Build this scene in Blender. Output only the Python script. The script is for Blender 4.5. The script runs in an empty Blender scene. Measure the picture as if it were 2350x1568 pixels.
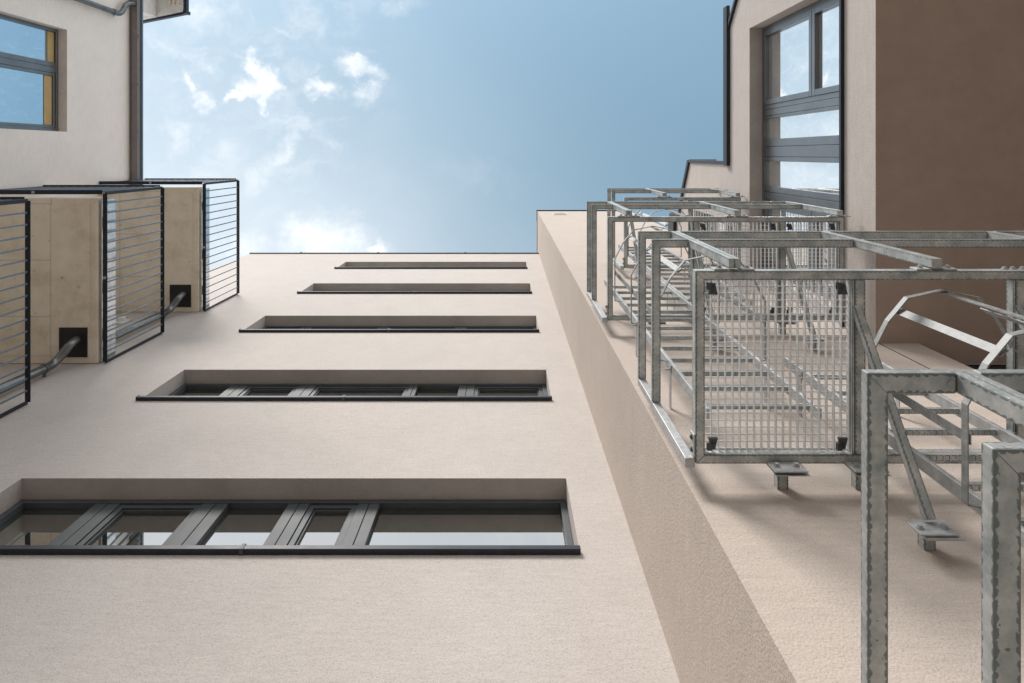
import bpy, bmesh, math, random
from mathutils import Vector, Matrix
random.seed(7)
C = bpy.context.scene.collection
SC = bpy.context.scene
R = math.radians
CAMH = 1.6          # eye height; heights written H(...) below are metres above the camera

# ---------------------------------------------------------------- camera
cd = bpy.data.cameras.new('camera'); cam = bpy.data.objects.new('camera', cd); C.objects.link(cam)
cam.location = (0, 0, CAMH); cam.rotation_euler = (math.pi, 0, 0)      # looking straight up, shift lens
cd.sensor_width = 36; cd.lens = 36*1500/2350
cd.shift_x = 13/2350; cd.shift_y = -429/2350
cd.clip_start = 0.05; cd.clip_end = 5000
SC.camera = cam

# ---------------------------------------------------------------- sky
SUN_EL, SUN_AZ = 43, 208      # azimuth measured clockwise from +Y
w = bpy.data.worlds.new('World'); SC.world = w; w.use_nodes = True
nt = w.node_tree; N = nt.nodes; L = nt.links; N.clear()
out = N.new('ShaderNodeOutputWorld'); bg = N.new('ShaderNodeBackground'); L.new(bg.outputs[0], out.inputs[0])
bg.inputs[1].default_value = 0.108
sky = N.new('ShaderNodeTexSky'); sky.sky_type = 'NISHITA'; sky.sun_disc = False
sky.sun_elevation = R(SUN_EL); sky.sun_rotation = R(SUN_AZ); sky.air_density = 1.0; sky.dust_density = 0.6; sky.ozone_density = 2.0
tc = N.new('ShaderNodeTexCoord'); sp = N.new('ShaderNodeSeparateXYZ'); L.new(tc.outputs['Generated'], sp.inputs[0])
def M_(op, a, b=None, c=None, clamp=False):
    n = N.new('ShaderNodeMath'); n.operation = op; n.use_clamp = clamp
    for i, v in enumerate((a, b, c)):
        if v is None: continue
        if isinstance(v, (int, float)): n.inputs[i].default_value = v
        else: L.new(v, n.inputs[i])
    return n.outputs[0]
zc = M_('MAXIMUM', sp.outputs[2], 0.08)
px = M_('DIVIDE', sp.outputs[0], zc); py = M_('DIVIDE', sp.outputs[1], zc)
cb = N.new('ShaderNodeCombineXYZ'); L.new(px, cb.inputs[0]); L.new(py, cb.inputs[1])
def noise_w(vec, scale, detail=8, rough=0.6, dist=0.0):
    n = N.new('ShaderNodeTexNoise'); n.inputs['Scale'].default_value = scale; n.inputs['Detail'].default_value = detail
    n.inputs['Roughness'].default_value = rough; n.inputs['Distortion'].default_value = dist
    L.new(vec, n.inputs['Vector']); return n
def vm(op, a, b=None, s=None):
    n = N.new('ShaderNodeVectorMath'); n.operation = op
    L.new(a, n.inputs[0])
    if b is not None:
        if isinstance(b, tuple): n.inputs[1].default_value = b
        else: L.new(b, n.inputs[1])
    if s is not None: n.inputs['Scale'].default_value = s
    return n
wn = noise_w(cb.outputs[0], 16, 6, 0.62)
d0 = vm('SUBTRACT', wn.outputs['Color'], (0.5, 0.5, 0.5)); d1 = vm('SCALE', d0.outputs[0], s=0.10)
pw = vm('ADD', cb.outputs[0], d1.outputs[0]).outputs[0]
def mrange(x, a, b, c, d, smooth=True):
    n = N.new('ShaderNodeMapRange'); n.interpolation_type = 'SMOOTHSTEP' if smooth else 'LINEAR'; n.clamp = True
    L.new(x, n.inputs[0])
    for i, v in enumerate((a, b, c, d)): n.inputs[1+i].default_value = v
    return n.outputs[0]
BL = [(586,152,20,34,0,1.0),(592,205,38,34,0,1.0),(548,232,34,13,-18,.9),(606,240,17,26,0,.9),(572,215,30,26,0,.95),(436,200,13,34,-12,.8),(458,238,24,26,0,.75),(462,140,42,20,38,.42),(470,35,70,40,-20,.42),
      (738,208,50,18,26,.60),(832,163,46,24,20,.66),(836,220,28,26,0,.5),(740,562,88,56,0,.85),(860,588,34,16,0,.6),
      (640,350,20,80,28,.42),(398,305,22,75,0,.36),(520,345,40,38,0,.3),(600,408,50,26,-35,.36),(705,55,30,80,-30,.3),
      (745,330,60,22,35,.3),(905,5,50,25,0,.3),(560,560,50,40,0,.6),(1100,400,120,40,10,.10)]
tot = None
for (bx, by, rx, ry, rot, k) in BL:
    m = N.new('ShaderNodeMapping'); m.vector_type = 'TEXTURE'
    m.inputs['Location'].default_value = ((bx-1162)/1500, (by-355)/1500, 0)
    m.inputs['Rotation'].default_value = (0, 0, R(rot)); m.inputs['Scale'].default_value = (rx*1.55/1500, ry*1.55/1500, 1)
    L.new(pw, m.inputs[0])
    ln = vm('LENGTH', m.outputs[0])
    v = mrange(ln.outputs['Value'], 1.25, 0.0, 0.0, k)
    tot = v if tot is None else M_('MAXIMUM', tot, v)
fine = noise_w(cb.outputs[0], 22, 9, 0.68)
er = M_('MULTIPLY', M_('MULTIPLY', M_('SUBTRACT', fine.outputs[0], 0.46), 2.3), mrange(tot, 0.0, 0.35, 0.0, 1.0, False))
cl = mrange(M_('ADD', tot, er), 0.05, 1.0, 0.0, 1.0, False)
cl = M_('MULTIPLY', cl, mrange(tot, 0.0, 0.6, 0.3, 1.0, False))
# torn streaks of thin cloud over the left half of the gap
mpw = N.new('ShaderNodeMapping'); mpw.inputs['Rotation'].default_value = (0, 0, R(-55)); mpw.inputs['Scale'].default_value = (1.0, 2.3, 1); L.new(pw, mpw.inputs[0])
wis = noise_w(mpw.outputs[0], 8.5, 9, 0.58, 0.1)
wm = M_('MULTIPLY', mrange(px, -0.12, -0.34, 0.0, 1.0), mrange(py, 0.14, -0.02, 0.25, 1.0))
wsp = M_('MULTIPLY', mrange(wis.outputs[0], 0.46, 0.80, 0.0, 0.52), wm)
cl = M_('MAXIMUM', cl, wsp)
# other clouds low over the roofs, outside the gap of sky
far = noise_w(cb.outputs[0], 1.7, 8, 0.6)
rad = vm('LENGTH', cb.outputs[0])
fm = mrange(rad.outputs['Value'], 1.0, 1.6, 0.0, 1.0)
farc = M_('MULTIPLY', mrange(far.outputs[0], 0.42, 0.62, 0.0, 0.9), fm)
# clouds to the left and behind the viewer, which the window panes mirror
# thin veil, thicker to the left (-X) and low down (+Y)
vn = noise_w(cb.outputs[0], 3.0, 6, 0.55)
veil = mrange(M_('ADD', px, M_('MULTIPLY', py, -1.5)), 0.40, -0.85, 0.0, 0.85)
veil = M_('MULTIPLY', veil, M_('ADD', M_('MULTIPLY', vn.outputs[0], 0.9), 0.5), clamp=True)
veil = M_('MULTIPLY', veil, mrange(px, 0.40, -0.30, 0.30, 1.0))
hz = M_('MULTIPLY', mrange(px, 0.42, 1.1, 0.0, 1.0), 0.45)
bk = M_('MULTIPLY', mrange(py, -0.32, -0.52, 0.0, 1.0), mrange(far2 := noise_w(cb.outputs[0], 4.0, 8, 0.62).outputs[0], 0.36, 0.60, 0.75, 1.0))
al = M_('MAXIMUM', M_('MAXIMUM', cl, farc), bk)
hzv = M_('MAXIMUM', veil, hz)
hm = N.new('ShaderNodeMix'); hm.data_type = 'RGBA'; L.new(hzv, hm.inputs[0]); hm.inputs[7].default_value = (4.9, 5.4, 5.8, 1)
hs = N.new('ShaderNodeHueSaturation'); hs.inputs['Saturation'].default_value = 0.80;  hs.inputs['Hue'].default_value = 0.462; hs.inputs['Value'].default_value = 1.22
L.new(sky.outputs[0], hs.inputs['Color'])
mx = N.new('ShaderNodeMix'); mx.data_type = 'RGBA'; L.new(al, mx.inputs[0])
L.new(hs.outputs[0], hm.inputs[6]); L.new(hm.outputs[2], mx.inputs[6]); mx.inputs[7].default_value = (6.0, 6.2, 6.4, 1)
L.new(mx.outputs[2], bg.inputs[0])

# ---------------------------------------------------------------- sun (veiled, very soft)
sd = bpy.data.lights.new('sun', 'SUN'); so = bpy.data.objects.new('sun', sd); C.objects.link(so)
sd.energy = 2.15; sd.angle = R(18); sd.color = (1.0, 0.945, 0.89)
az = R(SUN_AZ); el = R(SUN_EL)
dirv = Vector((math.sin(az)*math.cos(el), math.cos(az)*math.cos(el), math.sin(el)))
so.rotation_euler = dirv.to_track_quat('Z', 'Y').to_euler()

SC.view_settings.view_transform = 'Standard'; SC.view_settings.look = 'None'
SC.view_settings.exposure = 0.76; SC.view_settings.gamma = 1

# ---------------------------------------------------------------- helpers
def tag(o, label=None, cat=None, group=None, kind=None):
    if label: o['label'] = label
    if cat: o['category'] = cat
    if group: o['group'] = group
    if kind: o['kind'] = kind
    return o
def thing(name, loc, label, cat, group=None):
    o = bpy.data.objects.new(name, None); C.objects.link(o); o.location = loc; o.empty_display_size = 0.2
    return tag(o, label, cat, group)

class MB:
    def __init__(s): s.v = []; s.f = []; s.uv = []; s.m = []
    def quad(s, pts, uv=None, mi=0):
        i = len(s.v); s.v += [tuple(p) for p in pts]; s.f.append(tuple(range(i, i+len(pts))))
        s.uv.append(uv or [(0.5, 0.5)]*len(pts)); s.m.append(mi)
    def bar(s, p0, p1, w_, h_, up=(0, 0, 1), mi=0):
        p0 = Vector(p0); p1 = Vector(p1); t = (p1-p0); ln = t.length; t.normalize()
        up = Vector(up)
        if abs(t.dot(up)) > 0.98: up = Vector((0, 1, 0))
        sd_ = t.cross(up).normalized(); n = sd_.cross(t).normalized()
        off = random.random()*7
        i = len(s.v)
        for p in (p0, p1):
            for a, b in ((-1, -1), (1, -1), (1, 1), (-1, 1)):
                s.v.append(tuple(p + sd_*(a*w_/2) + n*(b*h_/2)))
        for k in range(4):
            a, b = k, (k+1) % 4
            s.f.append((i+a, i+b, i+4+b, i+4+a)); s.uv.append([(off, 0), (off, 1), (off+ln, 1), (off+ln, 0)]); s.m.append(mi); off += 3.1
        s.f.append((i+3, i+2, i+1, i)); s.uv.append([(off, .3), (off, .3), (off+w_, .7), (off+w_, .7)]); s.m.append(mi)
        s.f.append((i+4, i+5, i+6, i+7)); s.uv.append([(off, .3), (off, .3), (off+w_, .7), (off+w_, .7)]); s.m.append(mi)
        return s
    def box(s, x0, x1, y0, y1, z0, z1, mi=0):
        d = (x1-x0, y1-y0, z1-z0); k = d.index(max(d))
        c = [(x0+x1)/2, (y0+y1)/2, (z0+z1)/2]; a = c[:]; b = c[:]
        lo = (x0, y0, z0); hi = (x1, y1, z1); a[k] = lo[k]; b[k] = hi[k]
        if k == 2: return s.bar(a, b, d[0], d[1], (0, 1, 0), mi)
        if k == 0: return s.bar(a, b, d[1], d[2], (0, 0, 1), mi)
        return s.bar(a, b, d[0], d[2], (0, 0, 1), mi)
    def tube(s, pts, r, n=12, caps=True):
        pts = [Vector(p) for p in pts]; i = len(s.v); last = None
        for j, p in enumerate(pts):
            t = (pts[min(j+1, len(pts)-1)]-pts[max(j-1, 0)]).normalized()
            if last is None:
                a = t.cross(Vector((0.3, 0.2, 1)) if abs(t.z) < .9 else Vector((1, 0.1, 0))).normalized()
            else: a = (last - t*last.dot(t)).normalized()
            last = a; b = t.cross(a)
            for k in range(n):
                q = 2*math.pi*k/n; s.v.append(tuple(p + a*(r*math.cos(q)) + b*(r*math.sin(q))))
        for j in range(len(pts)-1):
            for k in range(n):
                k2 = (k+1) % n
                s.f.append((i+j*n+k, i+j*n+k2, i+(j+1)*n+k2, i+(j+1)*n+k)); s.uv.append([(j*.5, .5)]*4); s.m.append(0)
        if caps:
            s.f.append(tuple(i+k for k in range(n))[::-1]); s.uv.append([(0, .5)]*n); s.m.append(0)
            j = len(pts)-1; s.f.append(tuple(i+j*n+k for k in range(n))); s.uv.append([(0, .5)]*n); s.m.append(0)
        return s
    def hexbolt(s, p, ax, r=0.009, l=0.012):
        p = Vector(p); ax = Vector(ax).normalized(); s.tube([p, p+ax*0.003], r*1.5, 12); s.tube([p+ax*0.003, p+ax*l], r, 6); return s
    def build(s, name, mat, parent=None, bevel=0, smooth=False):
        me = bpy.data.meshes.new(name); me.from_pydata(s.v, [], s.f)
        ul = me.uv_layers.new(name='UVMap')
        k = 0
        for u in s.uv:
            for q in u: ul.data[k].uv = q; k += 1
        mats = mat if isinstance(mat, (list, tuple)) else [mat]
        for m in mats: me.materials.append(m)
        for p, m in zip(me.polygons, s.m): p.material_index = m; p.use_smooth = smooth
        o = bpy.data.objects.new(name, me); C.objects.link(o)
        if parent is not None:
            o.parent = parent
            # vertices were written in world space
            off = world_loc(parent)
            me.transform(Matrix.Translation(-off))
        if bevel:
            b = o.modifiers.new('bevel', 'BEVEL'); b.width = bevel; b.segments = 2; b.limit_method = 'ANGLE'; b.angle_limit = R(50)
            b.harden_normals = False
        bm = bmesh.new(); bm.from_mesh(me); bmesh.ops.recalc_face_normals(bm, faces=bm.faces); bm.to_mesh(me); bm.free()
        me.update(); return o
def miter(mb, cx, cy, end, axis, sx, sy):
    """cut the end of the last bar at 45 degrees about the corner centre (cx, cy)"""
    n = len(mb.v); idx = range(n-8, n-4) if end == 0 else range(n-4, n)
    for i in idx:
        x, y, z = mb.v[i]
        mb.v[i] = (cx+sx*sy*(y-cy), y, z) if axis == 'x' else (x, cy+sx*sy*(x-cx), z)
def world_loc(o):
    v = Vector((0, 0, 0))
    while o is not None: v += o.location; o = o.parent
    return v
def H(z): return z + CAMH

# ---------------------------------------------------------------- materials
def mat(name):
    m = bpy.data.materials.new(name); m.use_nodes = True; t = m.node_tree
    return m, t, t.nodes['Principled BSDF']
def nd(t, typ, **kw):
    n = t.nodes.new(typ)
    for k, v in kw.items():
        if hasattr(n, k): setattr(n, k, v)
        else: n.inputs[k.replace('_', ' ')].default_value = v
    return n
def ramp(t, src, stops):
    r = t.nodes.new('ShaderNodeValToRGB'); t.links.new(src, r.inputs[0])
    e = r.color_ramp.elements
    while len(e) < len(stops): e.new(0.5)
    for k, (p, c) in enumerate(stops): e[k].position = p; e[k].color = c if len(c) == 4 else (*c, 1)
    return r
def plaster_mat(name, base, grain=170, bump=0.5):
    m, t, b = mat(name); l = t.links
    tc = nd(t, 'ShaderNodeTexCoord'); g = nd(t, 'ShaderNodeNewGeometry')
    n1 = nd(t, 'ShaderNodeTexNoise', Scale=grain, Detail=3, Roughness=0.6); l.new(g.outputs['Position'], n1.inputs['Vector'])
    n2 = nd(t, 'ShaderNodeTexNoise', Scale=2.2, Detail=6, Roughness=0.62); l.new(g.outputs['Position'], n2.inputs['Vector'])
    mp = nd(t, 'ShaderNodeMapping'); mp.inputs['Scale'].default_value = (3.0, 3.0, 22.0); l.new(g.outputs['Position'], mp.inputs[0])
    n3 = nd(t, 'ShaderNodeTexNoise', Scale=1.6, Detail=5, Roughness=0.7); l.new(mp.outputs[0], n3.inputs['Vector'])
    n4 = nd(t, 'ShaderNodeTexVoronoi', Scale=grain*0.55); l.new(g.outputs['Position'], n4.inputs['Vector'])
    a = nd(t, 'ShaderNodeMath', operation='MULTIPLY_ADD'); l.new(n2.outputs[0], a.inputs[0]); a.inputs[1].default_value = .5; l.new(n3.outputs[0], a.inputs[2])
    r = ramp(t, a.outputs[0], [(0.40, tuple(c*0.90 for c in base)), (0.95, tuple(min(1, c*1.08) for c in base))])
    gr = ramp(t, n1.outputs[0], [(0.34, (0.70, 0.67, 0.64)), (0.50, (1.0, 1.0, 1.0)), (0.70, (1.08, 1.08, 1.08))])
    mx = nd(t, 'ShaderNodeMix', data_type='RGBA', blend_type='MULTIPLY'); mx.inputs[0].default_value = 0.6
    l.new(r.outputs[0], mx.inputs[6]); l.new(gr.outputs[0], mx.inputs[7]); l.new(mx.outputs[2], b.inputs['Base Color'])
    hsum = nd(t, 'ShaderNodeMath', operation='MULTIPLY_ADD'); l.new(n4.outputs['Distance'], hsum.inputs[0]); hsum.inputs[1].default_value = -.5; l.new(n1.outputs[0], hsum.inputs[2])
    h2 = nd(t, 'ShaderNodeMath', operation='MULTIPLY_ADD'); l.new(n2.outputs[0], h2.inputs[0]); h2.inputs[1].default_value = 2.0; l.new(hsum.outputs[0], h2.inputs[2])
    bp = nd(t, 'ShaderNodeBump', Strength=bump, Distance=0.006); l.new(h2.outputs[0], bp.inputs['Height']); l.new(bp.outputs[0], b.inputs['Normal'])
    b.inputs['Roughness'].default_value = 0.93; b.inputs['Specular IOR Level'].default_value = 0.2
    return m
PL = plaster_mat('warm_plaster', (0.525, 0.486, 0.458), grain=125, bump=.45)
PLB = plaster_mat('shaded_plaster', (0.515, 0.450, 0.400), grain=120, bump=0.5)  # same plaster as PL, with the wing's shade and brown bounce coloured in
PLD = plaster_mat('pale_plaster', (0.88, 0.83, 0.78), grain=90, bump=0.25)
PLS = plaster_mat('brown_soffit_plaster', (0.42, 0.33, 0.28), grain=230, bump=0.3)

def simple(name, base, rough=0.5, metal=0.0, spec=0.5, nscale=8, var=0.12, bump=0.0, bscale=60):
    m, t, b = mat(name); l = t.links; g = nd(t, 'ShaderNodeNewGeometry')
    n = nd(t, 'ShaderNodeTexNoise', Scale=nscale, Detail=6, Roughness=0.65); l.new(g.outputs['Position'], n.inputs['Vector'])
    r = ramp(t, n.outputs[0], [(0.3, tuple(c*(1-var) for c in base)), (0.7, tuple(min(1, c*(1+var)) for c in base))])
    l.new(r.outputs[0], b.inputs['Base Color'])
    rr = nd(t, 'ShaderNodeMapRange'); l.new(n.outputs[0], rr.inputs[0]); rr.inputs[3].default_value = rough*0.8; rr.inputs[4].default_value = min(1, rough*1.25)
    l.new(rr.outputs[0], b.inputs['Roughness'])
    b.inputs['Metallic'].default_value = metal; b.inputs['Specular IOR Level'].default_value = spec
    if bump:
        n2 = nd(t, 'ShaderNodeTexNoise', Scale=bscale, Detail=4); l.new(g.outputs['Position'], n2.inputs['Vector'])
        bp = nd(t, 'ShaderNodeBump', Strength=bump, Distance=0.004); l.new(n2.outputs[0], bp.inputs['Height']); l.new(bp.outputs[0], b.inputs['Normal'])
    return m
FR = simple('anthracite_aluminium', (0.075, 0.085, 0.09), rough=0.55, metal=0.15, spec=0.5, nscale=4, var=0.15)
FRL = simple('grey_aluminium', (0.19, 0.205, 0.22), rough=0.30, metal=0.7, spec=0.7, nscale=4, var=0.12)
DK = simple('dark_coated_steel', (0.018, 0.021, 0.032), rough=0.42, spec=0.35, nscale=9, var=0.3)
GUT = simple('brown_grey_gutter', (0.21, 0.185, 0.18), rough=0.4, metal=0.2, spec=0.5)
BAL = simple('railing_paint', (0.17, 0.22, 0.27), rough=0.35, metal=0.5, spec=0.6)
KICK = simple('zinc_kick_plate', (0.80, 0.86, 0.90), rough=0.22, metal=0.75, nscale=12, var=0.2, bump=.3, bscale=25)
BLK = simple('black_sheet', (0.012, 0.012, 0.013), rough=0.5)
PIPE = simple('grey_pipe', (0.17, 0.18, 0.185), rough=0.22, metal=0.75, nscale=5, var=.2)
WHT = simple('white_plastic', (0.75, 0.75, 0.73), rough=0.4)
PVC = simple('pale_edge_trim', (0.55, 0.48, 0.36), rough=0.5)
RUB = simple('dark_grating_clip', (0.07, 0.08, 0.09), rough=0.4, metal=0.5, nscale=30, var=.4)
GND = simple('dark_paving', (0.20, 0.165, 0.14), rough=0.9, nscale=3, var=0.15, bump=0.4)

def concrete():
    m, t, b = mat('board_formed_concrete'); l = t.links; g = nd(t, 'ShaderNodeNewGeometry')
    n = nd(t, 'ShaderNodeTexNoise', Scale=2.5, Detail=9, Roughness=0.7); l.new(g.outputs['Position'], n.inputs['Vector'])
    r = ramp(t, n.outputs[0], [(0.30, (0.66, 0.57, 0.44)), (0.5, (0.82, 0.74, 0.62)), (0.72, (0.88, 0.82, 0.71))])
    v = nd(t, 'ShaderNodeTexNoise', Scale=9, Detail=3, Roughness=0.5); l.new(g.outputs['Position'], v.inputs['Vector'])
    rv = ramp(t, v.outputs[0], [(0.25, (0.55, 0.50, 0.45)), (0.31, (1, 1, 1))])
    # form joints
    sp = nd(t, 'ShaderNodeSeparateXYZ'); l.new(g.outputs['Position'], sp.inputs[0])
    def joint(sock, period, off):
        a = nd(t, 'ShaderNodeMath', operation='ADD'); l.new(sock, a.inputs[0]); a.inputs[1].default_value = off
        b2 = nd(t, 'ShaderNodeMath', operation='PINGPONG'); l.new(a.outputs[0], b2.inputs[0]); b2.inputs[1].default_value = period/2
        c = nd(t, 'ShaderNodeMapRange'); l.new(b2.outputs[0], c.inputs[0]); c.inputs[1].default_value = 0.0; c.inputs[2].default_value = 0.012
        c.inputs[3].default_value = 0.70; c.inputs[4].default_value = 1.0
        return c.outputs[0]
    j1 = joint(sp.outputs[1], 0.78, 0.1); j2 = joint(sp.outputs[0], 0.80, 6.30+.8)
    lt = nd(t, 'ShaderNodeMath', operation='GREATER_THAN'); l.new(sp.outputs[0], lt.inputs[0]); lt.inputs[1].default_value = -6.30
    j1b = nd(t, 'ShaderNodeMath', operation='MAXIMUM'); l.new(j1, j1b.inputs[0]); l.new(lt.outputs[0], j1b.inputs[1])
    jm = nd(t, 'ShaderNodeMath', operation='MULTIPLY'); l.new(j1b.outputs[0], jm.inputs[0]); l.new(j2, jm.inputs[1])
    m1 = nd(t, 'ShaderNodeMix', data_type='RGBA', blend_type='MULTIPLY'); m1.inputs[0].default_value = 0.8; l.new(r.outputs[0], m1.inputs[6]); l.new(rv.outputs[0], m1.inputs[7])
    m2 = nd(t, 'ShaderNodeMix', data_type='RGBA', blend_type='MULTIPLY'); m2.inputs[0].default_value = 1; l.new(m1.outputs[2], m2.inputs[6]); l.new(jm.outputs[0], m2.inputs[7])
    l.new(m2.outputs[2], b.inputs['Base Color']); b.inputs['Roughness'].default_value = .85
    bp = nd(t, 'ShaderNodeBump', Strength=0.4, Distance=0.01); l.new(n.outputs[0], bp.inputs['Height']); l.new(bp.outputs[0], b.inputs['Normal'])
    return m
CON = concrete()

def galvanised():
    m, t, b = mat('galvanised_steel'); l = t.links
    uv = nd(t, 'ShaderNodeUVMap'); g = nd(t, 'ShaderNodeNewGeometry')
    sp = nd(t, 'ShaderNodeSeparateXYZ'); l.new(uv.outputs[0], sp.inputs[0])
    n1 = nd(t, 'ShaderNodeTexNoise', Scale=9, Detail=7, Roughness=0.7); l.new(g.outputs['Position'], n1.inputs['Vector'])
    n2 = nd(t, 'ShaderNodeTexNoise', Scale=55, Detail=5, Roughness=0.6); l.new(g.outputs['Position'], n2.inputs['Vector'])
    base = ramp(t, n1.outputs[0], [(0.28, (0.24, 0.29, 0.295)), (0.5, (0.46, 0.485, 0.485)), (0.70, (0.68, 0.68, 0.67))])
    # scalloped dark drip marks along the edges of each profile
    e0 = nd(t, 'ShaderNodeMath', operation='SUBTRACT'); l.new(sp.outputs[1], e0.inputs[0]); e0.inputs[1].default_value = .5
    e1 = nd(t, 'ShaderNodeMath', operation='ABSOLUTE'); l.new(e0.outputs[0], e1.inputs[0])
    sc = nd(t, 'ShaderNodeMath', operation='MULTIPLY_ADD'); l.new(n1.outputs[0], sc.inputs[0]); sc.inputs[1].default_value = 12.0
    k = nd(t, 'ShaderNodeMath', operation='MULTIPLY'); l.new(sp.outputs[0], k.inputs[0]); k.inputs[1].default_value = math.pi/0.026; l.new(k.outputs[0], sc.inputs[2])
    s1 = nd(t, 'ShaderNodeMath', operation='SINE'); l.new(sc.outputs[0], s1.inputs[0])
    s2 = nd(t, 'ShaderNodeMath', operation='ABSOLUTE'); l.new(s1.outputs[0], s2.inputs[0])
    s3 = nd(t, 'ShaderNodeMath', operation='MULTIPLY_ADD'); l.new(s2.outputs[0], s3.inputs[0]); s3.inputs[1].default_value = .11; l.new(e1.outputs[0], s3.inputs[2])
    s4 = nd(t, 'ShaderNodeMath', operation='MULTIPLY_ADD'); l.new(n2.outputs[0], s4.inputs[0]); s4.inputs[1].default_value = .30; l.new(s3.outputs[0], s4.inputs[2])
    dm = nd(t, 'ShaderNodeMapRange'); l.new(s4.outputs[0], dm.inputs[0]); dm.inputs[1].default_value = .56; dm.inputs[2].default_value = .60
    dm.inputs[3].default_value = 0; dm.inputs[4].default_value = 1
    # sparse dark spots
    vs = nd(t, 'ShaderNodeTexNoise', Scale=60, Detail=2, Roughness=.4); l.new(g.outputs['Position'], vs.inputs['Vector'])
    vr = nd(t, 'ShaderNodeMapRange'); l.new(vs.outputs[0], vr.inputs[0]); vr.inputs[1].default_value = .73; vr.inputs[2].default_value = .77
    mxm = nd(t, 'ShaderNodeMath', operation='MAXIMUM'); l.new(dm.outputs[0], mxm.inputs[0]); l.new(vr.outputs[0], mxm.inputs[1])
    mul = nd(t, 'ShaderNodeMath', operation='MULTIPLY'); l.new(mxm.outputs[0], mul.inputs[0]); mul.inputs[1].default_value = .82
    mx = nd(t, 'ShaderNodeMix', data_type='RGBA'); l.new(mul.outputs[0], mx.inputs[0]); l.new(base.outputs[0], mx.inputs[6]); mx.inputs[7].default_value = (0.13, 0.155, 0.15, 1)
    l.new(mx.outputs[2], b.inputs['Base Color'])
    rr = nd(t, 'ShaderNodeMapRange'); l.new(n2.outputs[0], rr.inputs[0]); rr.inputs[3].default_value = .30; rr.inputs[4].default_value = .62
    l.new(rr.outputs[0], b.inputs['Roughness']); b.inputs['Metallic'].default_value = 0.6
    bp = nd(t, 'ShaderNodeBump', Strength=0.25, Distance=0.002); l.new(n2.outputs[0], bp.inputs['Height']); l.new(bp.outputs[0], b.inputs['Normal'])
    return m
GAL = galvanised()
GALB = simple('bright_zinc', (0.46, 0.47, 0.475), rough=0.5, metal=0.5, nscale=26, var=.22, bump=.2)

HOOP = simple('zinc_flat_bar', (0.27, 0.28, 0.28), rough=0.6, metal=0.4, nscale=30, var=.3, bump=.2)
GRT = simple('pale_zinc_grating', (0.62, 0.63, 0.63), rough=0.45, metal=0.25, nscale=26, var=.12)
def glass(name, tint, rough=0.015, metal=0.0, ior=3.0):
    m, t, b = mat(name); l = t.links; g = nd(t, 'ShaderNodeNewGeometry')
    mp = nd(t, 'ShaderNodeMapping'); mp.inputs['Scale'].default_value = (1.0, 1.0, 0.5); mp.inputs['Rotation'].default_value = (0.3, 0.5, 0.3); l.new(g.outputs['Position'], mp.inputs[0])
    n = nd(t, 'ShaderNodeTexNoise', Scale=5, Detail=9, Roughness=0.75, Distortion=1.6); l.new(mp.outputs[0], n.inputs['Vector'])
    r = ramp(t, n.outputs[0], [(0.50, tint), (0.62, tuple(min(1, c*1.1+0.012) for c in tint)), (0.80, tuple(min(1, c+.06) for c in tint))])
    l.new(r.outputs[0], b.inputs['Base Color'])
    b.inputs['Roughness'].default_value = rough; b.inputs['Metallic'].default_value = metal; b.inputs['IOR'].default_value = ior; b.inputs['Specular IOR Level'].default_value = 0.6
    n2 = nd(t, 'ShaderNodeTexNoise', Scale=1.1, Detail=2); l.new(g.outputs['Position'], n2.inputs['Vector'])
    bp = nd(t, 'ShaderNodeBump', Strength=0.12, Distance=0.01); l.new(n2.outputs[0], bp.inputs['Height']); l.new(bp.outputs[0], b.inputs['Normal'])
    return m
GLS = glass('window_glass', (0.020, 0.026, 0.022), ior=5.0)
GLD = glass('blue_mirror_glass', (0.56, 0.76, 0.90), rough=.01, metal=.9)
GLB = glass('mirror_window_glass', (0.88, 0.92, 0.94), rough=.01, metal=.85)

# ---------------------------------------------------------------- ground
g = MB(); g.quad([(-60, -60, 0), (60, -60, 0), (60, 60, 0), (-60, 60, 0)], mi=0)
tag(g.build('ground', GND), kind='structure')

# ---------------------------------------------------------------- wall with holes
def wall_grid(mb, put, us, vs_, holes, depth, top=None, mi=0, rmi=0, smi=0):
    """put(u, v, d) -> world point; d = distance behind the face. holes = (u0,u1,v0,v1)"""
    U = sorted(set(us + [h[0] for h in holes] + [h[1] for h in holes])); V = sorted(set(vs_ + [h[2] for h in holes] + [h[3] for h in holes]))
    for a, b in zip(U[:-1], U[1:]):
        ta = top(a+1e-5) if top else 1e9; tb = top(b-1e-5) if top else 1e9
        for c, d in zip(V[:-1], V[1:]):
            um, v_m = (a+b)/2, (c+d)/2
            if any(h[0] < um < h[1] and h[2] < v_m < h[3] for h in holes): continue
            q = [(a, min(c, ta)), (b, min(c, tb)), (b, min(d, tb)), (a, min(d, ta))]
            if q[0] == q[3] and q[1] == q[2]: continue
            mb.quad([put(x, y, 0) for x, y in q], mi=mi)
    for (a, b, c, d) in holes:
        mb.quad([put(a, d, 0), put(b, d, 0), put(b, d, depth), put(a, d, depth)], mi=smi)
        mb.quad([put(a, c, 0), put(b, c, 0), put(b, c, depth), put(a, c, depth)], mi=rmi)
        mb.quad([put(a, c, 0), put(a, d, 0), put(a, d, depth), put(a, c, depth)], mi=rmi)
        mb.quad([put(b, c, 0), put(b, d, 0), put(b, d, depth), put(b, c, depth)], mi=rmi)
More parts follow.
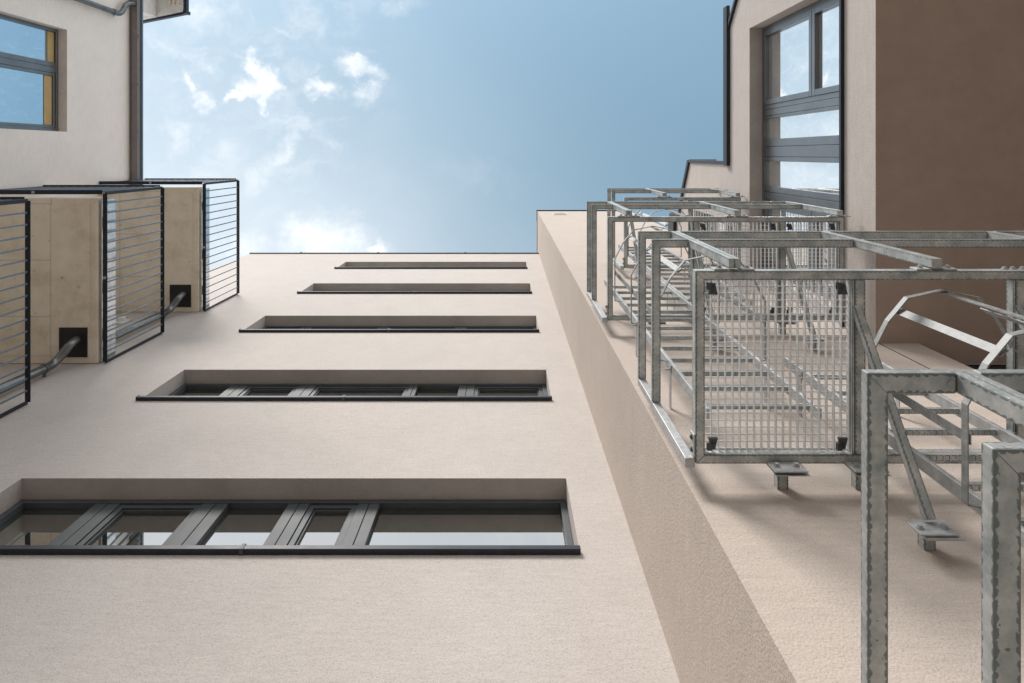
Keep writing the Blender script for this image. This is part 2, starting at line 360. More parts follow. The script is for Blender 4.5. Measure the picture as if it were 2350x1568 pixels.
def frame_bars(put, mb, u0, u1, v0, v1, wd, d0, d1):
    """rectangular ring of frame profiles in the plane of the opening"""
    def b(ua, ub, va, vb):
        P = [put(u, v, d) for d in (d0, d1) for u in (ua, ub) for v in (va, vb)]
        xs = [p[0] for p in P]; ys = [p[1] for p in P]; zs = [p[2] for p in P]
        mb.box(min(xs), max(xs), min(ys), max(ys), min(zs), max(zs))
    b(u0, u1, v1-wd, v1); b(u0, u1, v0, v0+wd); b(u0, u0+wd, v0+wd, v1-wd); b(u1-wd, u1, v0+wd, v1-wd)
def solid(put, mb, ua, ub, va, vb, d0, d1):
    P = [put(u, v, d) for d in (d0, d1) for u in (ua, ub) for v in (va, vb)]
    xs = [p[0] for p in P]; ys = [p[1] for p in P]; zs = [p[2] for p in P]
    mb.box(min(xs), max(xs), min(ys), max(ys), min(zs), max(zs))

# ================================================================ central building (walls A, B, C)
YA, XB, YC = 2.90, 0.953, 1.733
A_TOP, C_TOP = H(19.08), H(20.0)
bld = thing('apartment_building', (-3, 6, 0), 'beige rendered building straight ahead with five stacked ribbon windows and a projecting narrow wing', 'building')
putA = lambda u, v, d: (u, YA+d, v)
WX0, WX1 = -4.34, 0.535
rows = [(4.76+2.96*k, 5.855+2.957*k) for k in range(5)]
holesA = [(WX0, WX1, H(a), H(b)) for a, b in rows]
m = MB()
wall_grid(m, putA, [-7.5, XB], [0, A_TOP], holesA, 0.27)
m.quad([(-7.5, YA, A_TOP), (XB, YA, A_TOP), (XB, 12, A_TOP), (-7.5, 12, A_TOP)])
m.quad([(-7.5, 12, 0), (3.73, 12, 0), (3.73, 12, A_TOP), (-7.5, 12, A_TOP)])
m.quad([(-7.5, YA, 0), (-7.5, 12, 0), (-7.5, 12, A_TOP), (-7.5, YA, A_TOP)])
for (a, b, c, d) in holesA: m.quad([(a, YA+.27, c), (b, YA+.27, c), (b, YA+.27, d), (a, YA+.27, d)])
m.build('wall', PL, bld)
m = MB()
m.quad([(XB, YC, 0), (XB, YA, 0), (XB, YA, C_TOP), (XB, YC, C_TOP)], mi=0)
m.quad([(XB, YA, A_TOP), (XB, 12, A_TOP), (XB, 12, C_TOP), (XB, YA, C_TOP)], mi=0)
XE = 3.78
m.quad([(XB, YC, 0), (XE, YC, 0), (XE, YC, C_TOP), (XB, YC, C_TOP)], mi=1)
m.quad([(XE, YC, 0), (XE, 12, 0), (XE, 12, C_TOP), (XE, YC, C_TOP)], mi=0)
m.quad([(XB, YC, C_TOP), (XE, YC, C_TOP), (XE, 12, C_TOP), (XB, 12, C_TOP)], mi=0)
m.quad([(XB, 12, A_TOP), (XE, 12, A_TOP), (XE, 12, C_TOP), (XB, 12, C_TOP)], mi=0)
m.build('wing_wall', [PLB, PLB], bld)
# roof flashings
m = MB(); m.box(-7.5, XB-.003, YA-.035, YA+.3, A_TOP, A_TOP+.05)
for x in (-6.0, -3.75, -1.2): m.box(x-.02, x+.02, YA-.05, YA-.02, A_TOP-.01, A_TOP+.07)
m.build('roof_flashing', FR, bld, bevel=.004)
m = MB(); m.box(XB-.03, XE+.02, YC-.035, YC+.3, C_TOP, C_TOP+.06); m.build('wing_flashing', DK, bld, bevel=.004)
m = MB(); m.box(XB-.03, XB+.2, YC+.302, 12, C_TOP, C_TOP+.06); m.box(XB-.018, XB-.002, YC, YA-.04, C_TOP-.16, C_TOP-.002); m.build('edge_trim', PVC, bld, bevel=.004)
# louvred vent near the top of the wing
m = MB(); vx0, vx1, vz0, vz1 = 1.36, 1.74, H(18.75), H(19.2)
frame_bars(lambda u, v, d: (u, YC-d, v), m, vx0, vx1, vz0, vz1, .02, 0.001, .018)
for k in range(12): m.bar((vx0+.02, YC-.008, vz0+.04+k*.034), (vx1-.02, YC-.008, vz0+.04+k*.034), .014, .02, (0, .5, 1))
m.build('wall_vent', WHT, bld)
# expansion joint on the wing wall right of the landings
m = MB(); m.box(3.415, 3.423, YC-.003, YC+.002, 0, H(5.99)); m.build('expansion_joint', BLK, bld)

SASH = 0.045
def ribbon(k, bars, opening):
    z0, z1 = H(rows[k][0]), H(rows[k][1])
    fm = MB(); frame_bars(putA, fm, WX0+.002, WX1-.002, z0+.002, z1-.002, .055, .187, .265)
    for (a, b) in bars:
        mid = (a+b)/2
        solid(putA, fm, a, mid-.0025, z0+.058, z1-.058, .193, .263); solid(putA, fm, mid+.0025, b, z0+.058, z1-.058, .193, .263)
    w_ = fm.build('window', FR, bld, bevel=.004)
    edges = [WX0+.057] + [x for ab in bars for x in ab] + [WX1-.057]
    for i in range(0, len(edges), 2):
        a, b = edges[i]+.001, edges[i+1]-.001; inset = .004
        if i//2 in opening:
            s = MB(); frame_bars(putA, s, a, b, z0+.06, z1-.06, .05, .205, .26)
            frame_bars(putA, s, a+.052, b-.052, z0+.112, z1-.112, .014, .222, .26)
            s.build('sash', FR, w_, bevel=.003); inset = .066
        p = MB(); solid(putA, p, a+inset, b-inset, z0+.058+inset, z1-.058-inset, .243, .258)
        p.build('pane', GLS, w_)
    s = MB(); s.box(WX0-.02, WX1+.004, YA-.045, YA-.002, z0-.03, z0+.02); s.box(WX0+.003, WX1-.003, YA-.002, YA+.186, z0+.003, z0+.012)
    s.box(WX0-.022, WX0-.012, YA-.05, YA-.002, z0-.034, z0+.04)
    s.build('sill', DK, w_, bevel=.004)
    s = MB(); s.box(-1.935, -1.905, YA-.049, YA-.0, z0-.034, z0+.034); s.build('sill_clip', FR, w_, bevel=.003)
    return w_
ribbon(0, [(-3.64, -3.42), (-2.69, -2.46), (-1.93, -1.74), (-1.31, -1.12)], {1, 3})
ribbon(1, [(-3.69, -3.45), (-2.77, -2.54), (-1.29, -1.18), (-.63, -.42)], {1, 2, 4})
for k in (2, 3, 4): ribbon(k, [(-3.68, -3.47), (-2.30, -2.09), (-.92, -.71)], {0, 2})

# ================================================================ right building (bay wall F with soffit)
XF, ZF = 3.39, H(6.0)
rb = thing('bay_building', (6, -1, 0), 'beige projecting bay at the right edge with grey window over dark brown soffit', 'building')
putF = lambda u, v, d: (XF+d, u, v)
def roofF(y):
    P = [(-9, 3.2), (-1.83, 10.0), (.15, 10.0), (.1501, 12.05), (.735, 12.5), (1.30, 12.82), (1.3001, 13.4), (2.0, 13.4)]
    for (a, za), (b, zb) in zip(P[:-1], P[1:]):
        if a <= y <= b: return H(za+(zb-za)*(y-a)/(b-a))
    return H(10)
W1 = (-1.76, 1.60, H(6.60), H(9.11)); W2 = (1.0, 1.60, H(9.62), H(11.8))
m = MB()
wall_grid(m, putF, [-5.5, -1.83, .15, .1501, .735, 1.3, 1.3001, 1.731], [ZF, H(14)], [W1, W2], .25, top=roofF)
m.quad([putF(W1[0], W1[2], .25), putF(W1[1], W1[2], .25), putF(W1[1], W1[3], .25), putF(W1[0], W1[3], .25)])
m.quad([putF(W2[0], W2[2], .25), putF(W2[1], W2[2], .25), putF(W2[1], W2[3], .25), putF(W2[0], W2[3], .25)])
# roof planes and far sides
ys = [-5.5, -1.83, .15, .1501, .735, 1.3, 1.3001, 1.731]
for a, b in zip(ys[:-1], ys[1:]):
    za, zb = roofF(a+1e-5), roofF(b-1e-5); m.quad([(XF, a, za), (XF, b, zb), (9, b, zb), (9, a, za)], mi=0)
for y, za, zb in ((.15, H(10), H(12.05)), (1.3, H(12.82), H(13.4))):
    m.quad([(XF, y, za), (9, y, za), (9, y, zb), (XF, y, zb)], mi=0)
m.quad([(XF, -5.5, ZF), (9, -5.5, ZF), (9, -5.5, roofF(-5.49)), (XF, -5.5, roofF(-5.49))], mi=0)
m.quad([(9, -5.5, 0), (9, 12, 0), (9, 12, H(10)), (9, -5.5, H(10))], mi=0)
m.quad([(XE+.003, 1.731, ZF), (9, 1.731, ZF), (9, 1.731, H(13.4)), (XE+.003, 1.731, H(13.4))], mi=0)
m.build('wall', [PL, PLB], rb)
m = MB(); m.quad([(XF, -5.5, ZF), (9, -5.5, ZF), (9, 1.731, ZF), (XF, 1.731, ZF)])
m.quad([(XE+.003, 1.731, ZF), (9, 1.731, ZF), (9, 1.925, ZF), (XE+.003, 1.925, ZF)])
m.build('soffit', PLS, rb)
m = MB(); m.box(XE+.006, 9, 1.93, 2.02, ZF-.35, ZF+.0); m.box(XE+.006, 9, 1.925, 1.929, ZF-.02, ZF-.002); m.build('shopfront_header', BLK, rb)
m = MB(); m.box(XE+.006, 9, 1.96, 2.0, 0, ZF-.352); m.build('shopfront_glass', GLS, rb)
# eave gutter and fascias
m = MB(); m.box(XF-.055, XF-.002, -2.26, .17, H(9.90), H(10.06)); m.build('eave_gutter', DK, rb, bevel=.006)
m = MB()
def fas(y0, z0, y1, z1, dz=.06): m.bar((XF-.01, y0, H(z0)+dz/2), (XF-.01, y1, H(z1)+dz/2), .06, dz, (0, 0, 1))
fas(-1.83, 10.0, -5.4, 6.52); m.build('gable_fascia', DK, rb, bevel=.004); m = MB(); fas(.13, 12.05, .75, 12.5, .09); fas(.75, 12.5, 1.3, 12.82, .07)
m.box(XF-.03, XF+.10, .10, .147, H(10.07), H(12.12)); m.box(XF-.07, XF-.002, 1.26, 1.729, H(13.0), H(13.42))
m.box(XF-.045, XF-.002, 1.2, 1.258, H(12.75), H(13.42))
m.build('roof_fascia', DK, rb, bevel=.004)
m = MB(); m.box(XF+.0, XF+.5, .09, .13, H(12.10), H(12.16)); m.build('roof_flashing', FR, rb)
# big window
def bay_window(Wn, strips, label=None):
    y0, y1, z0, z1 = Wn
    fm = MB(); frame_bars(putF, fm, y0+.002, y1-.002, z0+.002, z1-.002, .06, .175, .247)
    panes = []
    for s in strips:
        if s[0] == 'bar':
            a, b = s[1], s[2]; mid1 = a+(b-a)*.34; mid2 = a+(b-a)*.8
            for p, q in ((a, mid1-.002), (mid1+.002, mid2-.002), (mid2+.002, b)): solid(putF, fm, p, q, z0+.063, z1-.063, .181, .245)
        else: panes.append(s)
    w_ = fm.build('window', FRL, rb, bevel=.004)
    for s in panes:
        kind, a, b = s[:3]
        a = max(a, y0+.063)+.001; b = min(b, y1-.063)-.001; lo, hi = z0+.063, z1-.063
        cuts = [(lo, hi)]
        if kind == 'sash': t = s[3]; cuts = [(lo, t-.005), (t+.005, hi)]
        for (c, d) in cuts:
            if kind == 'sash':
                q = MB(); frame_bars(putF, q, a, b, c, d, .07, .168, .24); q.build('sash', FRL, w_, bevel=.004)
                p = MB(); solid(putF, p, a+.072, b-.072, c+.072, d-.072, .215, .235); p.build('pane', GLB, w_)
            else:
                p = MB(); solid(putF, p, a, b, c, d, .215, .235); p.build('pane', GLB, w_)
    s = MB(); s.box(XF-.035, XF-.002, -5.4 if Wn is W1 else y0-.02, 1.729 if Wn is W1 else y1+.02, z0-.045, z0-.005)
    s.box(XF-.002, XF+.172, y0+.002, y1-.002, z0+.002, z0+.010); s.build('sill', DK, w_, bevel=.003)
    return w_
bay_window(W1, [('sash', -1.70, -.68, H(7.62)), ('bar', -.68, -.49), ('pane', -.49, -.21), ('bar', -.21, .09), ('pane', .09, .43), ('bar', .43, .66), ('sash', .66, 1.54, H(7.62))])
bay_window(W2, [('sash', 1.06, 1.54, H(10.6))])

# ================================================================ left building (wall D with balconies)
XD = -7.5
lb = thing('balcony_building', (-9, -1, 0), 'pale beige building at the left edge with concrete balconies and a gutter along its eave', 'building')
putD = lambda u, v, d: (XD-d, u, v)
D_TOP = H(13.08)
WD = (-2.13, -.388, H(9.2), H(11.16))
m = MB()
wall_grid(m, putD, [-7, 2.898], [0, D_TOP], [WD], .22)
m.quad([putD(WD[0], WD[2], .22), putD(WD[1], WD[2], .22), putD(WD[1], WD[3], .22), putD(WD[0], WD[3], .22)])
m.quad([(XD, -7, D_TOP), (XD, 2.898, D_TOP), (-14, 2.898, D_TOP), (-14, -7, D_TOP)])
m.quad([(XD, -7, 0), (-14, -7, 0), (-14, -7, D_TOP), (XD, -7, D_TOP)])
m.quad([(-14, -7, 0), (-14, 2.9, 0), (-14, 2.9, D_TOP), (-14, -7, D_TOP)])
m.build('wall', [PLD, PLB], lb)
fm = MB(); frame_bars(putD, fm, WD[0]+.002, WD[1]-.002, WD[2]+.002, WD[3]-.002, .055, .145, .218)
solid(putD, fm, -1.56, -1.48, WD[2]+.058, WD[3]-.058, .15, .216); solid(putD, fm, -1.476, -1.38, WD[2]+.058, WD[3]-.058, .15, .216)
wd = fm.build('window', FRL, lb, bevel=.004)
p = MB(); solid(putD, p, WD[0]+.059, -1.561, WD[2]+.06, WD[3]-.06, .19, .21); p.build('pane', GLD, wd)
s = MB(); frame_bars(putD, s, -1.378, WD[1]-.059, WD[2]+.06, WD[3]-.06, .05, .158, .21); s.build('sash', FRL, wd, bevel=.004)
p = MB(); solid(putD, p, -1.326, WD[1]-.111, WD[2]+.112, WD[3]-.112, .19, .21); p.build('pane', GLD, wd)
s = MB(); s.box(XD+.002, XD+.035, WD[0]-.02, WD[1]+.02, WD[2]-.04, WD[2]-.002); s.build('sill', DK, wd)
OCH = simple('ochre_reflection', (0.50, 0.36, 0.16), rough=.6)  # soffit reflection at the head of the panes, painted as ochre strips
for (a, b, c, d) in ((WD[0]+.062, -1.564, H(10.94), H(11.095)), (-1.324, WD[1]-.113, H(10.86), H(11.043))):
    p = MB(); solid(putD, p, a, b, c, d, .181, .188); p.build('soffit_reflection', OCH, wd)
# eave gutter
m = MB(); m.box(XD+.05, XD+.17, -6.9, 2.85, D_TOP-.10, D_TOP+.04)
gt = m.build('eave_gutter', GUT, lb, bevel=.01)
m = MB(); m.box(XD-.05, XD+.048, -6.9, 2.85, D_TOP+.002, D_TOP+.06); m.box(XD+.172, XD+.195, -6.9, 2.85, D_TOP+.02, D_TOP+.07); m.build('gutter_flashing', BAL, gt)
for k in range(8):
    y = -5.2 + k*.95; m = MB(); m.box(XD+.045, XD+.205, y-.012, y+.012, D_TOP-.108, D_TOP-.05); m.build('gutter_joint', FRL, gt)
def arc(p0, p1, p2, n=6):
    p0, p1, p2 = map(Vector, (p0, p1, p2)); return [(p0*(1-t)**2 + p1*2*t*(1-t) + p2*t*t) for t in [i/n for i in range(n+1)]]
m = MB(); yy = -2.69; xx = XD+.10
m.tube([(xx, yy, 0), (xx, yy, H(12.34))] + arc((xx, yy, H(12.38)), (xx, yy+.02, H(12.54)), (xx+.01, yy-.12, H(12.62)))[1:] + arc((xx+.01, yy-.12, H(12.62)), (xx+.02, yy-.30, H(12.70)), (xx+.02, yy-.30, H(12.99)))[1:], .05, 16)
dp = m.build('downpipe', PIPE, lb, smooth=True)
m = MB(); m.tube([(xx, yy, H(12.28)), (xx, yy, H(12.36))], .058, 16); m.tube([(xx, yy, H(12.32)), (xx+.0, yy+.09, H(12.32))], .008, 8); m.build('pipe_clamp', FRL, dp)
# roof terrace slab over the eave
m = MB(); pts = [(-7.88, -2.86), (-6.92, -3.06), (-6.92, -6.9), (-7.88, -6.9)]
zb_, zt_ = H(14.0), H(14.22)
m.quad([(x, y, zb_) for x, y in pts]); m.quad([(x, y, zt_) for x, y in pts])
for (a, b) in zip(pts, pts[1:]+pts[:1]): m.quad([(a[0], a[1], zb_), (b[0], b[1], zb_), (b[0], b[1], zt_), (a[0], a[1], zt_)])
m.box(-7.88, -7.5, -6.9, -2.95, D_TOP+.01, zb_-.003)
cn = m.build('roof_terrace', WHT, lb)
m = MB(); m.bar((-7.9, -2.84, zb_+.06), (-6.88, -3.04, zb_+.06), .05, .12); m.bar((-6.88, -3.07, zb_+.06), (-6.88, -6.9, zb_+.06), .05, .12)
m.bar((-6.87, -3.05, zb_-.05), (-6.87, -3.05, zb_+.15), .07, .07); m.build('terrace_edge_flashing', DK, cn, bevel=.006)
m = MB()
for k in range(3): m.tube([(-7.02-.09*k, -3.2, zb_-.02), (-7.02-.09*k, -6.8, zb_-.02)], .03, 12)
m.build('underside_ribs', CON, cn, smooth=True)

# balconies
BX, BY0 = -5.66, 0.60
def balcony(zb, with_pipe=True):
    z0 = H(zb); m = MB()
    m.box(XD+.003, BX, BY0, YA-.004, z0, z0+.24); slab = m.build('balcony', CON, lb, bevel=.012)
    m = MB(); m.box(XD+.003, BX-.10, BY0+.10, YA-.12, z0-.012, z0-.002)      # raised form panel between drip grooves
    m.build('slab_underside', CON, slab, bevel=.004)
    # side rail facing the courtyard and front rail: flats top and bottom, round bars between
    def rail(p, q, nrm, n):
        f = MB(); zt = z0+1.50
        for (za, wd_) in ((z0-.01, .012), (zt, .012)):
            f.bar((*p, za), (*q, za), .06, wd_)
        for e in (p, q): f.bar((*e, z0-.004), (*e, zt-.006), .045, .012, (nrm[0], nrm[1], 0))
        mid = ((p[0]+q[0])/2, (p[1]+q[1])/2)
        r_ = f.build('railing', DK, slab, bevel=.002)
        for k in range(1, n):
            b = MB(); t = k/n; x = p[0]+(q[0]-p[0])*t; y = p[1]+(q[1]-p[1])*t
            b.bar((x, y, z0+.0), (x, y, zt-.008), .02, .012, (nrm[0], nrm[1], 0)); b.build('baluster', BAL, r_)
        h = MB(); h.box(mid[0]-.018, mid[0]+.018, mid[1]-.018, mid[1]+.018, z0-.03, z0-.0165); h.hexbolt((mid[0], mid[1], z0-.03), (0, 0, -1), .008); h.build('rail_bolt', GALB, r_)
    rail((-5.55, 0.535), (-5.55, YA-.03), (1, 0), 17)
    rail((XD+.02, 0.52), (-5.59, 0.52), (0, 1), 14)
    m = MB(); m.box(BX+.035, BX+.047, BY0+.03, YA-.02, z0+.03, z0+.34); kp = m.build('kick_plate', KICK, slab)
    m = MB()
    for y in (.95, 1.85, 2.5): m.box(BX+.0475, BX+.052, y-.08, y+.08, z0+.03, z0+.11)
    m.build('fixing_plate', FR, kp)
    if with_pipe:
        m = MB(); m.box(-6.18, -5.79, 2.39, 2.80, z0-.022, z0-.013); m.build('drain_plate', BLK, slab)
        m = MB(); px_, py_ = -6.02, 2.79
        z_lo = z0-2.96+.245 if zb > 6.5 else 0.0
        pts_ = [(px_, py_, z_lo), (px_, py_, z0-.50)] + arc((px_, py_, z0-.46), (px_, py_, z0-.32), (px_+.07, py_-.14, z0-.24))[1:] + arc((px_+.07, py_-.14, z0-.24), (px_+.11, 2.56, z0-.17), (-5.91, 2.54, z0-.02))[1:]
        m.tube(pts_, .058, 20); q = m.build('drainpipe', PIPE, lb, smooth=True)
        m = MB(); m.tube([(px_, py_, z0-.56), (px_, py_, z0-.50)], .066, 20); m.box(px_-.012, px_+.012, py_+.05, YA-.002, z0-.55, z0-.51); m.build('pipe_clamp', PIPE, q)
for zb in (6.08, 9.05, 12.02): balcony(zb)

# small white fixture on the plaster under the middle balcony's neighbour
lamp = thing('wall_lamp', (-6.6, YA, H(11.2)), 'small white lamp on the beige wall, seen through the middle balcony railing', 'lamp')
m = MB(); m.box(-6.67, -6.53, YA-.05, YA-.002, H(11.12), H(11.32)); m.build('back_box', WHT, lamp, bevel=.01)
m = MB(); m.tube([(-6.6, YA-.05, H(11.22)), (-6.6, YA-.11, H(11.22))], .06, 20); m.build('lamp_cover', WHT, lamp, bevel=.008)

# ================================================================ galvanised landings
FX0, D1, D2 = 0.981, (1.806, 1.863), (2.64, 2.70)
FY0, FY1, BW, BH = 0.603, 1.603, 0.048, 0.07
def plate_y(mb, x0, x1, y, z0, z1, th=.01): mb.box(x0, x1, y-th, y, z0, z1)
def bolt(p, ax, r_, l_, par, mt=None): return MB().hexbolt(p, ax, r_, l_).build('bolt', mt or GALB, par)
def landing(Z, x0, x1, panels, dividers, posts, label, braces, brackets, group='galvanised landings', rdy=0.0):
    z = H(Z); t = thing('landing', ((x0+x1)/2, YC, z), label, 'landing', group)
    # floor frame
    m = MB()
    xl_, xr_, yl_, yr_ = x0+BW/2, x1-BW/2, FY0+BW/2, FY1-BW/2
    for yy_, sg in ((yl_, 1), (yr_, -1)):
        m.bar((x0, yy_, z+BH/2), (x1, yy_, z+BH/2), BW, BH); miter(m, xl_, yy_, 0, 'x', 1, sg); miter(m, xr_, yy_, 1, 'x', -1, sg)
    for xx_, sg in ((xl_, 1), (xr_, -1)):
        m.bar((xx_, FY0, z+BH/2), (xx_, FY1, z+BH/2), BW, BH); miter(m, xx_+.0006*sg, yl_, 0, 'y', 1, sg); miter(m, xx_+.0006*sg, yr_, 1, 'y', -1, sg)
    m.build('floor_frame', GAL, t, bevel=.006)
    for (a, b) in dividers:
        m = MB(); m.bar(((a+b)/2, FY0+BW, z+BH/2+.001), ((a+b)/2, FY1-BW, z+BH/2+.001), b-a, BH-.002)
        m.bar((a-.006, FY0+BW, z+.012), (a-.006, FY1-BW, z+.012), .012, .018)
        m.build('cross_beam', GAL, t, bevel=.005)
    # gratings
    for (a, b) in panels:
        m = MB(); y0, y1 = FY0+BW+.003, FY1-BW-.003; n = round((b-a)/.0375); q = round((y1-y0)/.0375)
        for k in range(n+1):
            x = a+.004+(b-a-.008)*k/n; m.box(x-.0014, x+.0014, y0, y1, z+.040, z+.066)
        for k in range(q+1):
            y = y0+.003+(y1-y0-.006)*k/q; m.bar((a, y, z+.0655), (b, y, z+.0655), .0045, .0055)
            
        gr = m.build('grating', GRT, t)
        for cx in (a+.045, b-.045):
            for (cy, sg) in ((y0+.03, 1), (y1-.03, -1)):
                c = MB(); 
                c.box(cx-.030, cx-.006, cy-.015, cy+.02, z+.016, z+.0385)
                w0, w1 = .010, .024
                P = [(cx-w0, cy-.012*sg), (cx+w0, cy-.012*sg), (cx+w1, cy+.045*sg), (cx-w1, cy+.045*sg)]
                zt, zb2 = z+.036, z+.018
                c.quad([(x, y, zb2) for x, y in P]); c.quad([(x, y, zt) for x, y in P][::-1])
                for i in range(4):
                    u, v = P[i], P[(i+1) % 4]; c.quad([(u[0], u[1], zb2), (u[0], u[1], zt), (v[0], v[1], zt), (v[0], v[1], zb2)])
                c.hexbolt((cx, cy+.012*sg, z+.018), (0, 0, -1), .008, .008)
                c.build('clip', RUB, gr)
    # guard rails: top and middle ring, outside the frame
    rx0, ry0 = x0-.028, FY0-.038+rdy; RW, RH = .053, .035
    for nm, hz in (('top_rail', 1.195), ('mid_rail', .762)):
        m = MB(); zz = z+hz
        xs = [x0-.0545] + posts + [x1+(.0 if x1 < 3.3 else .1)]
        # front rail in lengths between the posts
        for i in range(len(xs)-1):
            a = xs[i] + (0 if i == 0 else .032); b = xs[i+1] - (.032 if i < len(xs)-2 or True else 0)
            if b-a > .03:
                m.bar((a, ry0, zz+RH/2), (b, ry0, zz+RH/2), RW, RH)
                if i == 0: miter(m, rx0, ry0, 0, 'x', 1, 1)
        m.bar((rx0, ry0, zz+RH/2), (rx0, FY1-.03, zz+RH/2), RW, RH); miter(m, rx0+.0006, ry0, 0, 'y', 1, 1)
        m.build(nm, GAL, t, bevel=.003)
    for i, px_ in enumerate(posts):
        m = MB()
        if i == 0:
            m.bar((px_-.0155, ry0, z+.004), (px_-.0155, ry0, z+1.23), .029, .052, (0, 1, 0)); m.bar((px_+.0155, ry0, z+.004), (px_+.0155, ry0, z+1.23), .029, .052, (0, 1, 0))
        else: m.bar((px_, ry0, z+.004), (px_, ry0, z+1.23), .058, .052, (0, 1, 0))
        po = m.build('post', GAL, t, bevel=.004)
        m = MB()
        for sg in (-1, 1):
            a, b = sorted((px_+sg*.034, px_+sg*.105)); plate_y(m, a, b, FY0-.001, z+.006, z+.068)
        m.build('foot_plate', GALB, po, bevel=.002)
        m = MB()
        for sg in (-1, 1): bolt((px_+sg*.072, FY0-.011, z+.035), (0, -1, 0), .011, .014, po)
        for hz in (1.219, .786):
            for sg in (-1, 1): bolt((px_+sg*.045, ry0, z+hz-.025), (0, 0, -1), .006, .005, po)
    # post at the wall side corner of the end rail
    m = MB(); m.bar((rx0, FY1-.004, z+.004), (rx0, FY1-.004, z+1.23), .052, .05, (0, 1, 0)); po = m.build('post', GALB, t, bevel=.004)
    m = MB(); m.box(x0-.010, x0-.001, FY1-.15, FY1-.035, z+.006, z+.066); m.build('foot_plate', GALB, po, bevel=.002)
    m = MB()
    for y in (FY1-.125, FY1-.06): bolt((x0-.010, y, z+.035), (-1, 0, 0), .010, .010, po, RUB)
    if rdy == 0 and x1 > 3.5:
        for q in (2.62, 2.665, 2.715): bolt((q, FY0-.001, z+.055), (0, -1, 0), .010, .012, t)
    # wall brackets
    for bx_ in brackets:
        m = MB(); plate_y(m, bx_-.085, bx_+.085, FY1-.006, z-.11, z-.002, .009); plate_y(m, bx_-.078, bx_+.092, FY1+.008, z-.115, z+.045, .004)
        b = MB().bar((bx_, FY1+.009, z+.016), (bx_, YC, z+.016), .055, .05).build('wall_bracket', GAL, t, bevel=.002); m.build('plate', GALB, b, bevel=.002)
        m = MB()
        for sg in (-1, 1): bolt((bx_+sg*.05, FY1-.016, z-.05), (0, -1, 0), .011, .013, b)
    # diagonal braces down to the wall
    for bx_ in braces:
        m = MB(); p0 = Vector((bx_-.015, .79, z+.02)); p1 = Vector((bx_+.02, 1.60, z-.52))
        m.bar(p0, p1, .042, .042, (0, 0, 1)); b = m.build('brace', GAL, t, bevel=.005)
        m = MB(); plate_y(m, bx_-.075, bx_+.09, 1.622, z-.61, z-.515, .009); plate_y(m, bx_-.055, bx_+.11, 1.636, z-.62, z-.47, .010)
        m.build('wall_plate', GALB, b, bevel=.002)
        MB().bar((bx_+.02, 1.637, z-.50), (bx_+.02, YC, z-.50), .05, .05).build('wall_stub', GAL, b, bevel=.002)
        m = MB()
        for sg in (-1, 1): bolt((bx_+.005+sg*.052, 1.612, z-.56), (0, -1, 0), .011, .013, b)
    return t
PX = [1.185, 2.235]
landing(.48, FX0, 3.9, [(1.033, 1.80), (2.705, 3.85)], [D1, D2], PX+[3.40], 'lowest galvanised landing, only its two guard rails showing large in the lower right corner', [], [1.43, 1.835, 2.67], rdy=.022)
landing(3.385, FX0, 3.9, [(1.033, 1.80), (2.705, 3.85)], [D1, D2], PX+[3.40], 'galvanised landing with one large square mesh panel left of its ladder opening', [1.835, 2.67], [1.43, 1.835, 2.67])
landing(6.31, FX0, 3.262, [(1.868, 2.635), (2.705, 3.21)], [D1, D2], PX+[3.226], 'galvanised landing with two mesh panels right of its ladder opening, ending below the bay window', [1.835, 2.70], [1.43, 1.835, 2.67])
landing(9.22, 1.665, 3.31, [(2.64, 3.258)], [(2.58, 2.635)], [2.235, 3.27], 'topmost and smallest galvanised landing, its rails standing out against the blue sky', [1.76, 2.60], [1.90, 2.60])

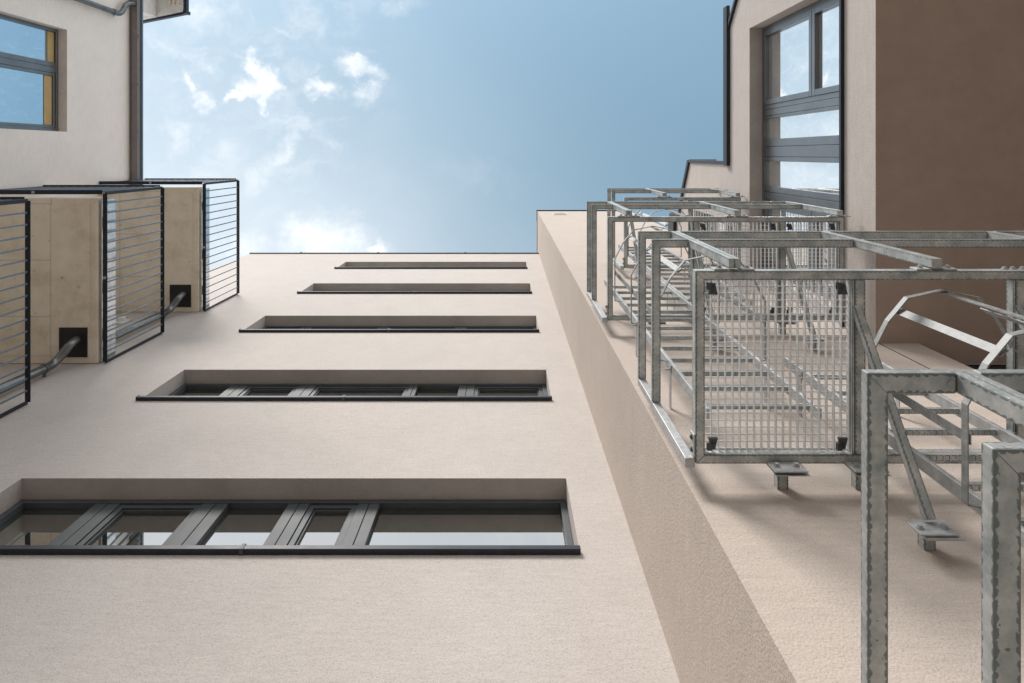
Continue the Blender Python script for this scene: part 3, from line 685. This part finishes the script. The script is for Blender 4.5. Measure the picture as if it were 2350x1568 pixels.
# ================================================================ caged ladders
YL = 1.455
def ladder(xl, xr, z0, z1, hoops, brackets, label, straps=True):
    t = thing('ladder', ((xl+xr)/2, YL, H(z0)), label, 'ladder', 'caged ladders between the landings')
    for x in (xl, xr):
        m = MB(); m.bar((x, YL, H(z0)), (x, YL, H(z1)), .025, .065, (0, 1, 0)); s = m.build('stile', GALB, t, bevel=.003)
    z = z0+.12
    while z < z1-.05:
        m = MB(); m.bar((xl+.0126, YL, H(z)), (xr-.0126, YL, H(z)), .028, .028)
        for q in range(18):
            x = xl+.04+(xr-xl-.08)*q/17; m.box(x-.006, x+.006, YL-.013, YL+.013, H(z)-.017, H(z)-.0142)
        m.build('rung', GAL, t, bevel=.003); z += .283
    xc = (xl+xr)/2; hw = .375
    oct_ = [(xl-.013, 1.45), (xc-hw, 1.44), (xc-hw, 1.03), (xc-hw+.085, .865), (xc-.19, .745), (xc, .705), (xc+.19, .745), (xc+hw-.085, .865), (xc+hw, 1.03), (xc+hw, 1.44), (xr+.013, 1.45)]
    for hz in hoops:
        m = MB()
        for i in range(len(oct_)-1):
            a, b = Vector((*oct_[i], H(hz))), Vector((*oct_[i+1], H(hz))); d_ = (b-a).normalized()*.002
            m.bar(a-d_, b+d_, .006, .038)
        m.build('cage_hoop', HOOP, t, bevel=.001)
    if straps and len(hoops) > 1:
        for (sx, sy, rot) in ((xc-hw+.004, 1.17, 0), (xc-hw+.145, .812, 52), (xc, .712, 90), (xc+hw-.145, .812, 128), (xc+hw-.004, 1.17, 180)):
            m = MB(); up = (math.cos(R(rot)), math.sin(R(rot)), 0)
            m.bar((sx+up[0]*.005, sy+up[1]*.005, H(min(hoops)-.021)), (sx+up[0]*.005, sy+up[1]*.005, H(max(hoops)+.021)), .042, .005, up)
            m.build('cage_strap', HOOP, t)
    for hz in brackets:
        for x in (xl, xr):
            sg = -1 if x == xl else 1
            m = MB(); m.bar((x+sg*.017, YL-.02, H(hz)), (x+sg*.017, YC, H(hz)), .006, .045); m.hexbolt((x+sg*.021, YL+.01, H(hz)), (sg, 0, 0), .007, .03)
            m.build('wall_bracket', GALB, t)
    return t
ladder(1.965, 2.575, -1.5, 4.60, [2.70, 3.40], [1.5, 4.33], 'caged ladder passing up through the opening of the mesh-floored landing in the lower right')
ladder(1.135, 1.755, 3.66, 7.50, [4.60, 5.60, 6.45], [4.46, 5.62, 6.9], 'middle caged ladder rising left of the others behind the large square mesh panel')
ladder(1.79, 2.41, 6.42, 10.40, [7.6, 8.5, 9.25], [7.2, 8.9], 'highest caged ladder, leading up to the topmost landing')
